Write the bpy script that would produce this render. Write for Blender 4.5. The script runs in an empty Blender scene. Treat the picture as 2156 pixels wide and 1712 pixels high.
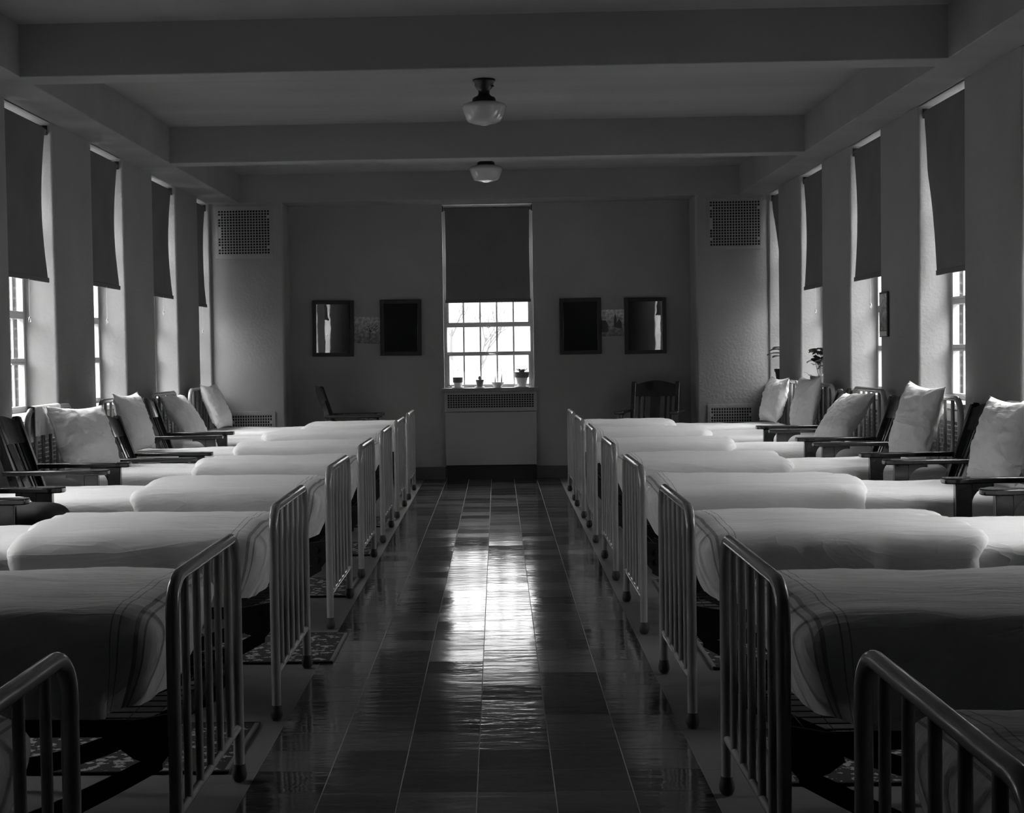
import bpy, bmesh, math, random
from mathutils import Vector, Matrix, noise
PI = math.pi
random.seed(7)
sc = bpy.context.scene
COL = sc.collection

# ------------------------------------------------------------------ camera
CAM_H = 1.4
yaw, pit, rol = 0.0282, 0.0355, -0.0150
R_ = Vector((math.cos(yaw), math.sin(yaw), 0))
F_ = Vector((-math.sin(yaw)*math.cos(pit), math.cos(yaw)*math.cos(pit), -math.sin(pit)))
U_ = R_.cross(F_)
R2 = math.cos(rol)*R_ + math.sin(rol)*U_
U2 = -math.sin(rol)*R_ + math.cos(rol)*U_
cd = bpy.data.cameras.new('camera'); cam = bpy.data.objects.new('camera', cd); COL.objects.link(cam)
m = Matrix((R2, U2, -F_)).transposed().to_4x4(); m.translation = Vector((0, 0, CAM_H))
cam.matrix_world = m
cd.sensor_fit = 'HORIZONTAL'; cd.sensor_width = 36; cd.lens = 3100/2156*36
cd.shift_x = 116.43/2156; cd.shift_y = -4.2/2156
cd.clip_end = 500
sc.camera = cam

# ------------------------------------------------------------------ sky and exposure
w = bpy.data.worlds.new('world'); sc.world = w; w.use_nodes = True
bg = w.node_tree.nodes['Background']
bg.inputs[0].default_value = (1, 1, 1, 1)
# overcast sky, brighter towards the zenith
_t = w.node_tree; _tc = _t.nodes.new('ShaderNodeTexCoord'); _sp = _t.nodes.new('ShaderNodeSeparateXYZ'); _mr = _t.nodes.new('ShaderNodeMapRange')
_mr.interpolation_type = 'SMOOTHSTEP'
_mr.inputs[1].default_value = 0.0; _mr.inputs[2].default_value = 0.8; _mr.inputs[3].default_value = 0.5; _mr.inputs[4].default_value = 9.0
_t.links.new(_tc.outputs['Generated'], _sp.inputs[0]); _t.links.new(_sp.outputs[2], _mr.inputs[0]); _t.links.new(_mr.outputs[0], bg.inputs[1])
sc.view_settings.view_transform = 'Standard'; sc.view_settings.look = 'None'
sc.view_settings.gamma = 1; sc.view_settings.use_curve_mapping = False
sc.view_settings.exposure = 1.95

# ------------------------------------------------------------------ room measures (metres)
XL, XR = -3.053, 2.878
YC, YW = 15.72, 16.17          # column faces, end wall inside the recess
Y0 = -3.0
ZS, ZC = 3.023, 3.327          # underside of beams, ceiling
SILL = 1.03
LW = [(5.28, 6.24), (7.23, 8.19), (9.18, 10.15), (11.12, 12.07), (13.09, 14.05), (15.06, 15.68)]
RW = [(5.24, 6.20), (7.20, 8.18), (9.17, 10.16), (11.15, 12.12), (13.14, 14.08), (15.15, 15.70)]
EW = (-0.588, 0.398)

def portal(loc, rot, sx, sy):
    l = bpy.data.lights.new('sky_portal', 'AREA'); l.shape = 'RECTANGLE'; l.size = sx; l.size_y = sy
    l.cycles.is_portal = True
    o = bpy.data.objects.new('sky_portal', l); COL.objects.link(o); o.location = loc; o.rotation_euler = rot
for a, b in LW: portal((XL-0.40, (a+b)/2, 1.5), (0, -PI/2, 0), 0.96, b-a)
for a, b in RW: portal((XR+0.40, (a+b)/2, 1.5), (0, PI/2, 0), 0.96, b-a)
portal((-0.095, YW+0.36, 1.5), (-PI/2, 0, 0), 0.98, 0.96)

# ------------------------------------------------------------------ materials
def mat(name, v=0.5, rough=0.6, metal=0.0, spec=0.5, build=None, coat=0.0):
    mt = bpy.data.materials.new(name); mt.use_nodes = True
    nt = mt.node_tree; p = nt.nodes['Principled BSDF']
    c = v if isinstance(v, tuple) else (v, v, v)
    p.inputs['Base Color'].default_value = (*c, 1); p.inputs['Roughness'].default_value = rough
    p.inputs['Metallic'].default_value = metal; p.inputs['Specular IOR Level'].default_value = spec
    p.inputs['Coat Weight'].default_value = coat
    if build: build(nt, p)
    return mt
def N(nt, t, **k):
    n = nt.nodes.new(t)
    for a, b in k.items(): setattr(n, a, b)
    return n
def noise_var(lo, hi, scale, bump=0.0, bscale=60, bdist=0.002, stretch=(1, 1, 1), coord='Object', detail=4):
    def f(nt, p):
        L = nt.links; tc = N(nt, 'ShaderNodeTexCoord'); mp = N(nt, 'ShaderNodeMapping')
        mp.inputs['Scale'].default_value = stretch
        L.new(tc.outputs[coord], mp.inputs[0])
        n = N(nt, 'ShaderNodeTexNoise'); n.inputs['Scale'].default_value = scale; n.inputs['Detail'].default_value = detail
        L.new(mp.outputs[0], n.inputs['Vector'])
        r = N(nt, 'ShaderNodeMapRange'); r.inputs[1].default_value = 0.3; r.inputs[2].default_value = 0.7
        r.inputs[3].default_value = lo; r.inputs[4].default_value = hi
        L.new(n.outputs['Fac'], r.inputs[0]); L.new(r.outputs[0], p.inputs['Base Color'])
        if bump:
            n2 = N(nt, 'ShaderNodeTexNoise'); n2.inputs['Scale'].default_value = bscale; n2.inputs['Detail'].default_value = 5
            L.new(mp.outputs[0], n2.inputs['Vector'])
            b = N(nt, 'ShaderNodeBump'); b.inputs['Strength'].default_value = bump; b.inputs['Distance'].default_value = bdist
            L.new(n2.outputs['Fac'], b.inputs['Height']); L.new(b.outputs[0], p.inputs['Normal'])
    return f
M = {}
M['plaster'] = mat('plaster', 0.28, 0.75, spec=0.3, build=noise_var(0.24, 0.29, 1.3, 0.5, 38, 0.006))
M['ceiling'] = mat('ceiling_plaster', 0.52, 0.7, spec=0.3, build=noise_var(0.22, 0.27, 1.5, 0.3, 14, 0.006, stretch=(0.3, 1.5, 1)))
M['base'] = mat('dark_baseboard', 0.06, 0.45, build=noise_var(0.045, 0.075, 3))
M['kick'] = mat('black_recess', 0.012, 0.7)
M['sill'] = mat('sill_stone', 0.22, 0.4, build=noise_var(0.19, 0.25, 8))
M['whitesill'] = mat('painted_sill', 0.6, 0.4)
M['steel'] = mat('painted_steel_sash', 0.5, 0.4)
M['panel'] = mat('enamelled_panel', 0.30, 0.45)
M['holeshade'] = mat('grille_shade', 0.008, 0.9)  # near-black colour painting the shade inside the grille holes
M['enamel'] = mat('bed_enamel', 0.22, 0.24, spec=0.6, coat=0.4, build=noise_var(0.27, 0.33, 9))
M['rubber'] = mat('foot_cap', 0.03, 0.6)
M['iron'] = mat('dark_iron', 0.015, 0.65, spec=0.3)
M['wood'] = mat('dark_varnished_wood', 0.02, 0.22, spec=0.55, coat=0.4, build=noise_var(0.014, 0.024, 5, 0.05, 30, 0.001))
M['framewood'] = mat('mirror_frame_wood', 0.012, 0.45, build=noise_var(0.008, 0.018, 9))
M['blind'] = mat('blind_fabric', 0.12, 0.85, spec=0.2, build=noise_var(0.125, 0.145, 3, 0.2, 260, 0.001))
M['hem'] = mat('blind_hem', 0.10, 0.8)
M['cord'] = mat('cord_cotton', 0.5, 0.8)
M['bronze'] = mat('dark_bronze', 0.015, 0.35, metal=0.3)
M['opal'] = mat('opal_glass', 0.42, 0.16, spec=0.5, coat=0.15)
M['pot'] = mat('clay_pot', 0.16, 0.8, build=noise_var(0.12, 0.2, 20))
M['potdark'] = mat('dark_pot', 0.02, 0.5)
M['china'] = mat('white_china', 0.7, 0.3)
M['soil'] = mat('soil', 0.03, 0.95)
M['leaf'] = mat('leaf', 0.07, 0.5, build=noise_var(0.05, 0.11, 20))
M['leafpale'] = mat('pale_leaf', 0.22, 0.6)
M['stem'] = mat('stem', 0.18, 0.7)
M['leather'] = mat('black_cushion', 0.01, 0.6)
M['paperwhite'] = mat('paper_white', 0.55, 0.8)
M['bark'] = mat('bark', 0.12, 0.9)
M['ground'] = mat('outside_ground', 0.14, 0.9, build=noise_var(0.12, 0.16, 0.2))

def fabric(lo, hi, stripes=None, crease=0.8):
    def f(nt, p):
        L = nt.links; noise_var(lo, hi, 2.2, 0.18, 420, 0.0006)(nt, p)
        src = p.inputs['Base Color'].links[0].from_socket
        p.inputs['Sheen Weight'].default_value = 0.15
        # creases: warped, stretched noise bumps on top of the weave
        fine = p.inputs['Normal'].links[0].from_node
        tc0 = N(nt, 'ShaderNodeTexCoord'); oi = N(nt, 'ShaderNodeObjectInfo'); off = N(nt, 'ShaderNodeVectorMath', operation='SCALE'); off.inputs[0].default_value = (13, 7, 5); L.new(oi.outputs['Random'], off.inputs['Scale'])
        ad0 = N(nt, 'ShaderNodeVectorMath', operation='ADD'); L.new(tc0.outputs['Object'], ad0.inputs[0]); L.new(off.outputs[0], ad0.inputs[1])
        prev = fine
        for rot, scl, st, dist in ((0.5, 2.6, 0.55, 0.022), (-0.6, 5.5, 0.5, 0.010), (1.2, 3.8, 0.45, 0.012)):
            m0 = N(nt, 'ShaderNodeMapping'); m0.inputs['Rotation'].default_value = (0.3, 0.2, rot); m0.inputs['Scale'].default_value = (0.35, 1.6, 1.0); L.new(ad0.outputs[0], m0.inputs[0])
            nn = N(nt, 'ShaderNodeTexNoise'); nn.inputs['Scale'].default_value = scl; nn.inputs['Detail'].default_value = 3; nn.inputs['Distortion'].default_value = 1.2; L.new(m0.outputs[0], nn.inputs['Vector'])
            a0 = N(nt, 'ShaderNodeMath', operation='SUBTRACT'); a0.inputs[1].default_value = 0.5; L.new(nn.outputs['Fac'], a0.inputs[0])
            a1 = N(nt, 'ShaderNodeMath', operation='ABSOLUTE'); L.new(a0.outputs[0], a1.inputs[0])
            a2 = N(nt, 'ShaderNodeMath', operation='POWER'); a2.inputs[1].default_value = 0.6; L.new(a1.outputs[0], a2.inputs[0])
            bb = N(nt, 'ShaderNodeBump', invert=True); bb.inputs['Strength'].default_value = st; bb.inputs['Distance'].default_value = dist*crease; L.new(a2.outputs[0], bb.inputs['Height']); L.new(prev.outputs[0], bb.inputs['Normal']); prev = bb
        L.new(prev.outputs[0], p.inputs['Normal'])
        if stripes:
            sx = N(nt, 'ShaderNodeAttribute', attribute_name='along')   # distance woven along the cloth
            cur = None
            for x, hw in stripes:
                c = N(nt, 'ShaderNodeMath', operation='COMPARE'); c.inputs[1].default_value = x; c.inputs[2].default_value = hw
                L.new(sx.outputs['Fac'], c.inputs[0])
                if cur is None: cur = c.outputs[0]
                else:
                    mx = N(nt, 'ShaderNodeMath', operation='MAXIMUM'); L.new(cur, mx.inputs[0]); L.new(c.outputs[0], mx.inputs[1]); cur = mx.outputs[0]
            mix = N(nt, 'ShaderNodeMix', data_type='RGBA'); L.new(cur, mix.inputs[0]); L.new(src, mix.inputs[6])
            mix.inputs[7].default_value = (0.38, 0.38, 0.38, 1); L.new(mix.outputs[2], p.inputs['Base Color'])
    return f
M['sheet'] = mat('white_sheet', 0.8, 0.85, spec=0.2, build=fabric(0.80, 0.85, crease=0.9))
M['cover'] = mat('cotton_bedspread', 0.5, 0.85, spec=0.2, build=fabric(0.78, 0.82, [(0.082, 0.0028), (0.104, 0.0058), (0.150, 0.0022), (0.172, 0.0018)]))
M['pillow'] = mat('pillowcase', 0.82, 0.85, spec=0.2, build=fabric(0.79, 0.84, crease=1.3))

def brick_m(nt, p):
    L = nt.links; tc = N(nt, 'ShaderNodeTexCoord'); mp = N(nt, 'ShaderNodeMapping'); mp.inputs['Rotation'].default_value = (PI/2, 0, 0)
    sp = N(nt, 'ShaderNodeSeparateXYZ'); cb = N(nt, 'ShaderNodeCombineXYZ'); ad = N(nt, 'ShaderNodeMath', operation='ADD')
    L.new(tc.outputs['Object'], sp.inputs[0]); L.new(sp.outputs[0], ad.inputs[0]); L.new(sp.outputs[1], ad.inputs[1])
    L.new(ad.outputs[0], cb.inputs[0]); L.new(sp.outputs[2], cb.inputs[1])
    b = N(nt, 'ShaderNodeTexBrick'); b.inputs['Scale'].default_value = 1; b.inputs['Brick Width'].default_value = 0.21
    b.inputs['Row Height'].default_value = 0.07; b.inputs['Mortar Size'].default_value = 0.008
    b.inputs['Color1'].default_value = (0.025, 0.025, 0.025, 1); b.inputs["Color2"].default_value = (0.035, 0.035, 0.035, 1); b.inputs["Mortar"].default_value = (0.08, 0.08, 0.08, 1)
    L.new(cb.outputs[0], b.inputs['Vector']); L.new(b.outputs['Color'], p.inputs['Base Color'])
M['brick'] = mat('brick', 0.03, 1.0, spec=0.0, build=brick_m)

TW = 0.2476; XA, XB = -0.8265, 0.6592
def tile_m(nt, p):
    L = nt.links; tc = N(nt, 'ShaderNodeTexCoord'); mp = N(nt, 'ShaderNodeMapping')
    mp.inputs['Location'].default_value = (-XA/TW, 0.28, 0); mp.inputs['Scale'].default_value = (1/TW, 1/TW, 1)
    L.new(tc.outputs['Object'], mp.inputs[0])
    fl = N(nt, 'ShaderNodeVectorMath', operation='FLOOR'); L.new(mp.outputs[0], fl.inputs[0])
    fr = N(nt, 'ShaderNodeVectorMath', operation='FRACTION'); L.new(mp.outputs[0], fr.inputs[0])
    wn = N(nt, 'ShaderNodeTexWhiteNoise', noise_dimensions='3D'); L.new(fl.outputs[0], wn.inputs[0])
    pw = N(nt, 'ShaderNodeMath', operation='POWER'); pw.inputs[1].default_value = 2.0; L.new(wn.outputs['Value'], pw.inputs[0])
    r = N(nt, 'ShaderNodeMapRange'); r.inputs[3].default_value = 0.022; r.inputs[4].default_value = 0.075; L.new(pw.outputs[0], r.inputs[0])
    # marbling drawn out across the tile
    n = N(nt, 'ShaderNodeTexNoise'); n.inputs['Scale'].default_value = 9; n.inputs['Detail'].default_value = 5
    mp2 = N(nt, 'ShaderNodeMapping'); mp2.inputs['Scale'].default_value = (0.35, 1.6, 1); L.new(tc.outputs['Object'], mp2.inputs[0])
    av = N(nt, 'ShaderNodeVectorMath', operation='ADD'); L.new(mp2.outputs[0], av.inputs[0]); L.new(wn.outputs['Color'], av.inputs[1]); L.new(av.outputs[0], n.inputs['Vector'])
    nr = N(nt, 'ShaderNodeMapRange'); nr.inputs[1].default_value = .3; nr.inputs[2].default_value = .7; nr.inputs[3].default_value = 0.72; nr.inputs[4].default_value = 1.3; L.new(n.outputs['Fac'], nr.inputs[0])
    mu = N(nt, 'ShaderNodeMath', operation='MULTIPLY'); L.new(r.outputs[0], mu.inputs[0]); L.new(nr.outputs[0], mu.inputs[1])
    # joints
    sp = N(nt, 'ShaderNodeSeparateXYZ'); L.new(fr.outputs[0], sp.inputs[0])
    def edge(s, wdt):
        a = N(nt, 'ShaderNodeMath', operation='SUBTRACT'); a.inputs[1].default_value = 0.5; L.new(s, a.inputs[0])
        b = N(nt, 'ShaderNodeMath', operation='ABSOLUTE'); L.new(a.outputs[0], b.inputs[0])
        c = N(nt, 'ShaderNodeMath', operation='GREATER_THAN'); c.inputs[1].default_value = 0.5-wdt; L.new(b.outputs[0], c.inputs[0]); return c.outputs[0]
    ex, ey = edge(sp.outputs[0], 0.0065), edge(sp.outputs[1], 0.009)
    mx1 = N(nt, 'ShaderNodeMix', data_type='RGBA'); L.new(ey, mx1.inputs[0]); L.new(mu.outputs[0], mx1.inputs[6]); mx1.inputs[7].default_value = (0.015, 0.015, 0.015, 1)
    mx2 = N(nt, 'ShaderNodeMix', data_type='RGBA'); L.new(ex, mx2.inputs[0]); L.new(mx1.outputs[2], mx2.inputs[6]); mx2.inputs[7].default_value = (0.2, 0.2, 0.2, 1)
    L.new(mx2.outputs[2], p.inputs['Base Color'])
    # bump: waviness + joints, and each tile lies a hair off level
    n3 = N(nt, 'ShaderNodeTexNoise'); n3.inputs['Scale'].default_value = 11; n3.inputs['Detail'].default_value = 4
    mp3 = N(nt, 'ShaderNodeMapping'); mp3.inputs['Scale'].default_value = (0.6, 1.5, 1); L.new(tc.outputs['Object'], mp3.inputs[0]); L.new(mp3.outputs[0], n3.inputs['Vector'])
    mxm = N(nt, 'ShaderNodeMath', operation='MAXIMUM'); L.new(ex, mxm.inputs[0]); L.new(ey, mxm.inputs[1])
    sb = N(nt, 'ShaderNodeMath', operation='MULTIPLY_ADD'); sb.inputs[1].default_value = -0.35; L.new(mxm.outputs[0], sb.inputs[0]); L.new(n3.outputs['Fac'], sb.inputs[2])
    b = N(nt, 'ShaderNodeBump'); b.inputs['Strength'].default_value = 0.5; b.inputs['Distance'].default_value = 0.0035; L.new(sb.outputs[0], b.inputs['Height'])
    v1 = N(nt, 'ShaderNodeVectorMath', operation='SUBTRACT'); v1.inputs[1].default_value = (.5, .5, .5); L.new(wn.outputs['Color'], v1.inputs[0])
    v2 = N(nt, 'ShaderNodeVectorMath', operation='MULTIPLY'); v2.inputs[1].default_value = (0.016, 0.026, 0); L.new(v1.outputs[0], v2.inputs[0])
    v3 = N(nt, 'ShaderNodeVectorMath', operation='ADD'); L.new(b.outputs[0], v3.inputs[0]); L.new(v2.outputs[0], v3.inputs[1])
    v4 = N(nt, 'ShaderNodeVectorMath', operation='NORMALIZE'); L.new(v3.outputs[0], v4.inputs[0]); L.new(v4.outputs[0], p.inputs['Normal'])
    rr = N(nt, 'ShaderNodeMapRange'); rr.inputs[3].default_value = 0.075; rr.inputs[4].default_value = 0.15; L.new(wn.outputs['Value'], rr.inputs[0])
    rj = N(nt, 'ShaderNodeMath', operation='MULTIPLY_ADD'); rj.inputs[1].default_value = 0.5; L.new(mxm.outputs[0], rj.inputs[0]); L.new(rr.outputs[0], rj.inputs[2]); L.new(rj.outputs[0], p.inputs['Roughness'])
M['tile'] = mat('waxed_floor_tile', 0.08, 0.2, spec=0.3, build=tile_m)
def lino_m(nt, p):
    L = nt.links; noise_var(0.09, 0.115, 2.0, 0.12, 8, 0.002)(nt, p)
    src = p.inputs['Base Color'].links[0].from_socket
    tc = N(nt, 'ShaderNodeTexCoord'); sp = N(nt, 'ShaderNodeSeparateXYZ'); L.new(tc.outputs['Object'], sp.inputs[0])
    a = N(nt, 'ShaderNodeMath', operation='PINGPONG'); a.inputs[1].default_value = 0.61; L.new(sp.outputs[1], a.inputs[0])
    c = N(nt, 'ShaderNodeMath', operation='LESS_THAN'); c.inputs[1].default_value = 0.0025; L.new(a.outputs[0], c.inputs[0])
    mx = N(nt, 'ShaderNodeMix', data_type='RGBA'); L.new(c.outputs[0], mx.inputs[0]); L.new(src, mx.inputs[6]); mx.inputs[7].default_value = (.05, .05, .05, 1)
    L.new(mx.outputs[2], p.inputs['Base Color'])
M['lino'] = mat('pale_lino', 0.16, 0.5, spec=0.3, build=lino_m)
def rug_m(nt, p):
    L = nt.links; tc = N(nt, 'ShaderNodeTexCoord')
    v = N(nt, 'ShaderNodeTexVoronoi', feature='F1', distance='MANHATTAN'); v.inputs['Scale'].default_value = 24
    nz = N(nt, 'ShaderNodeTexNoise'); nz.inputs['Scale'].default_value = 48; nz.inputs['Detail'].default_value = 3; L.new(tc.outputs['Object'], nz.inputs['Vector'])
    L.new(tc.outputs['Object'], v.inputs['Vector'])
    s = N(nt, 'ShaderNodeMath', operation='MULTIPLY_ADD'); s.inputs[1].default_value = 1.7; s.inputs[2].default_value = -0.78; L.new(nz.outputs['Fac'], s.inputs[0])
    a = N(nt, 'ShaderNodeMath', operation='ADD'); L.new(v.outputs['Distance'], a.inputs[0]); L.new(s.outputs[0], a.inputs[1])
    c = N(nt, 'ShaderNodeMath', operation='LESS_THAN'); c.inputs[1].default_value = 0.60; L.new(a.outputs[0], c.inputs[0])
    mx = N(nt, 'ShaderNodeMix', data_type='RGBA'); L.new(c.outputs[0], mx.inputs[0]); mx.inputs[6].default_value = (.025, .025, .025, 1); mx.inputs[7].default_value = (.21, .21, .21, 1)
    L.new(mx.outputs[2], p.inputs['Base Color'])
M['rug'] = mat('leaf_patterned_rug', 0.1, 0.95, spec=0.1, build=rug_m)
M['rugedge'] = mat('rug_binding', 0.02, 0.95, spec=0.1)
M['rugend'] = mat('rug_end_braid', 0.12, 0.95, spec=0.1)
def drawing_m(kind):
    def f(nt, p):
        L = nt.links; tc = N(nt, 'ShaderNodeTexCoord'); sp = N(nt, 'ShaderNodeSeparateXYZ'); L.new(tc.outputs['Object'], sp.inputs[0])
        n = N(nt, 'ShaderNodeTexNoise'); n.inputs['Scale'].default_value = 28; n.inputs['Detail'].default_value = 8; L.new(tc.outputs['Object'], n.inputs['Vector'])
        z = N(nt, 'ShaderNodeMapRange'); z.inputs[1].default_value = -0.14; z.inputs[2].default_value = 0.14
        z.inputs[3].default_value = 0.14; z.inputs[4].default_value = 0.50 if kind else 0.36; L.new(sp.outputs[2], z.inputs[0])
        r = N(nt, 'ShaderNodeMapRange'); r.inputs[1].default_value = .35; r.inputs[2].default_value = .65; r.inputs[3].default_value = .55; r.inputs[4].default_value = 1.5; L.new(n.outputs['Fac'], r.inputs[0])
        mu = N(nt, 'ShaderNodeMath', operation='MULTIPLY'); L.new(z.outputs[0], mu.inputs[0]); L.new(r.outputs[0], mu.inputs[1])
        L.new(mu.outputs[0], p.inputs['Base Color'])
    return f
M['draw0'] = mat('landscape_print', 0.2, 0.8, build=drawing_m(0))
M['draw1'] = mat('village_print', 0.2, 0.8, build=drawing_m(1))
M['ink'] = mat('dark_ink', 0.06, 0.8)
M['blossom'] = mat('pale_ink', 0.5, 0.8)
def mirror_m(nt, p):
    L = nt.links; n = N(nt, 'ShaderNodeTexNoise'); n.inputs['Scale'].default_value = 5; tc = N(nt, 'ShaderNodeTexCoord'); L.new(tc.outputs['Object'], n.inputs['Vector'])
    b = N(nt, 'ShaderNodeBump'); b.inputs['Strength'].default_value = 0.2; b.inputs['Distance'].default_value = 0.0008
    L.new(n.outputs['Fac'], b.inputs['Height']); L.new(b.outputs[0], p.inputs['Normal'])
M['mirror'] = mat('mirror_glass', 0.75, 0.01, metal=1.0, build=mirror_m)
g = bpy.data.materials.new('window_glass'); g.use_nodes = True; nt = g.node_tree; nt.nodes.clear()
o_ = N(nt, 'ShaderNodeOutputMaterial'); t_ = N(nt, 'ShaderNodeBsdfTransparent'); s_ = N(nt, 'ShaderNodeBsdfGlossy'); f_ = N(nt, 'ShaderNodeFresnel'); x_ = N(nt, 'ShaderNodeMixShader')
t_.inputs[0].default_value = (.93, .93, .93, 1); s_.inputs['Roughness'].default_value = 0.02; 
_gm = N(nt, 'ShaderNodeNewGeometry'); _ir = N(nt, 'ShaderNodeMapRange'); _ir.inputs[3].default_value = 1.45; _ir.inputs[4].default_value = 1/1.45
nt.links.new(_gm.outputs['Backfacing'], _ir.inputs[0]); nt.links.new(_ir.outputs[0], f_.inputs[0])   # thin pane: the same reflectance from both faces
nt.links.new(f_.outputs[0], x_.inputs[0]); nt.links.new(t_.outputs[0], x_.inputs[1]); nt.links.new(s_.outputs[0], x_.inputs[2]); nt.links.new(x_.outputs[0], o_.inputs[0])
M['glass'] = g

# ------------------------------------------------------------------ mesh helpers
class MB:
    def __init__(s): s.v = []; s.f = []
    def add(s, vs, fs):
        k = len(s.v); s.v += [tuple(q) for q in vs]; s.f += [tuple(i+k for i in f) for f in fs]; return s
    def box(s, x0, x1, y0, y1, z0, z1, mtx=None):
        vs = [Vector(q) for q in ((x0,y0,z0),(x1,y0,z0),(x1,y1,z0),(x0,y1,z0),(x0,y0,z1),(x1,y0,z1),(x1,y1,z1),(x0,y1,z1))]
        if mtx: vs = [mtx @ q for q in vs]
        return s.add(vs, [(3,2,1,0),(4,5,6,7),(0,1,5,4),(1,2,6,5),(2,3,7,6),(3,0,4,7)])
    def tube(s, pts, r, n=12, closed=False, cap=True):
        pts = [Vector(q) for q in pts]; m_ = len(pts); rs = r if isinstance(r, (list, tuple)) else [r]*m_
        tang = []
        for i in range(m_):
            a = pts[(i-1) % m_] if (closed or i > 0) else pts[i]; b = pts[(i+1) % m_] if (closed or i < m_-1) else pts[i]
            tang.append((b-a).normalized())
        ref = Vector((0, 0, 1)) if abs(tang[0].z) < 0.9 else Vector((1, 0, 0))
        nrm = (ref - tang[0]*ref.dot(tang[0])).normalized(); k = len(s.v)
        for i in range(m_):
            nrm = (nrm - tang[i]*nrm.dot(tang[i])).normalized(); bi = tang[i].cross(nrm)
            for j in range(n):
                a = 2*PI*j/n; s.v.append(tuple(pts[i] + rs[i]*(math.cos(a)*nrm + math.sin(a)*bi)))
        for i in range(m_ if closed else m_-1):
            for j in range(n):
                i2 = (i+1) % m_; s.f.append((k+i*n+j, k+i*n+(j+1) % n, k+i2*n+(j+1) % n, k+i2*n+j))
        if cap and not closed:
            s.f.append(tuple(k+j for j in reversed(range(n)))); s.f.append(tuple(k+(m_-1)*n+j for j in range(n)))
        return s
    def lathe(s, prof, n=28, c=(0, 0, 0)):
        k = len(s.v); m_ = len(prof)
        for r, z in prof:
            for j in range(n):
                a = 2*PI*j/n; s.v.append((c[0]+r*math.cos(a), c[1]+r*math.sin(a), c[2]+z))
        for i in range(m_-1):
            for j in range(n): s.f.append((k+i*n+j, k+i*n+(j+1) % n, k+(i+1)*n+(j+1) % n, k+(i+1)*n+j))
        return s
    def prism(s, poly, a0, a1, plane='xz'):
        n = len(poly)
        def P(q, a): return {'xz': (q[0], a, q[1]), 'xy': (q[0], q[1], a), 'yz': (a, q[0], q[1])}[plane]
        return s.add([P(q, a0) for q in poly]+[P(q, a1) for q in poly],
                     [tuple(range(n)), tuple(range(2*n-1, n-1, -1))]+[(i, n+i, n+(i+1) % n, (i+1) % n) for i in range(n)])
    def sphere(s, c, r, n=12, m_=8, sz=1):
        return s.lathe([(r*math.sin(PI*i/m_)+1e-5, -r*sz*math.cos(PI*i/m_)) for i in range(m_+1)], n, c)
    def build(s, name, mt, parent=None, smooth=True, bevel=0.0, ang=40, kind=None, loc=None, rot=None):
        me = bpy.data.meshes.new(name); me.from_pydata(s.v, [], s.f)
        bm = bmesh.new(); bm.from_mesh(me); bmesh.ops.recalc_face_normals(bm, faces=bm.faces); bm.to_mesh(me); bm.free()
        me.materials.append(mt)
        if getattr(s, 'al', None): me.attributes.new('along', 'FLOAT', 'POINT').data.foreach_set('value', s.al)
        if smooth: me.shade_smooth(); me.set_sharp_from_angle(angle=math.radians(ang))
        o = bpy.data.objects.new(name, me); COL.objects.link(o)
        if parent: o.parent = parent
        if bevel:
            b = o.modifiers.new('b', 'BEVEL'); b.width = bevel; b.segments = 2; b.limit_method = 'ANGLE'; b.angle_limit = math.radians(40)
        if kind: o['kind'] = kind
        if loc: o.location = loc
        if rot: o.rotation_euler = rot
        return o
def tag(o, label, cat, group=None):
    o['label'] = label; o['category'] = cat
    if group: o['group'] = group
    return o
def thing(name, label, cat, loc=(0, 0, 0), rz=0, group=None):
    o = bpy.data.objects.new(name, None); COL.objects.link(o); o.location = loc; o.rotation_euler = (0, 0, rz); o.empty_display_size = .1
    return tag(o, label, cat, group)
def dup(root, loc, rz, label, group=None):
    r = root.copy(); COL.objects.link(r); r.location = loc; r.rotation_euler = (0, 0, rz); r['label'] = label
    if group: r['group'] = group
    def rec(a, b):
        for ch in list(a.children):
            c = ch.copy(); COL.objects.link(c); c.parent = b; rec(ch, c)
    rec(root, r)
    return r
def struct(mb, name, mt, **k): return mb.build(name, mt, kind='structure', **k)

# ------------------------------------------------------------------ the room
# floor: dark waxed tile aisle between two strips of plain floor
fl = struct(MB().box(XL-.45, XR+.45, Y0, YW+.38, -0.12, -0.0015), 'floor', M['lino'], smooth=False)
struct(MB().box(XA, XB, Y0, YW+.003, -0.0015, 0.0012), 'floor_aisle', M['tile'], smooth=False)
struct(MB().box(XL-.45, XR+.45, Y0, YW+.38, ZC, ZC+.15), 'ceiling', M['ceiling'], smooth=False)
XSL, XSR = -2.735, 2.578
tn = 1
for y0, y1 in [(4.55, 4.78), (8.49, 8.73), (12.39, 12.61), (0.6, 0.84), (YC, YW+.38)]:
    struct(MB().box(XSL-.01, XSR+.01, y0, y1, ZS, ZC+.01), 'trim_%d' % tn, M['ceiling'], smooth=True, bevel=0.006); tn += 1
struct(MB().box(XL-.02, XSL, Y0, YW+.38, ZS, ZC+.01), 'trim_%d' % tn, M['ceiling'], bevel=0.006); tn += 1
struct(MB().box(XSR, XR+.02, Y0, YW+.38, ZS, ZC+.01), 'trim_%d' % tn, M['ceiling'], bevel=0.006); tn += 1

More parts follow.
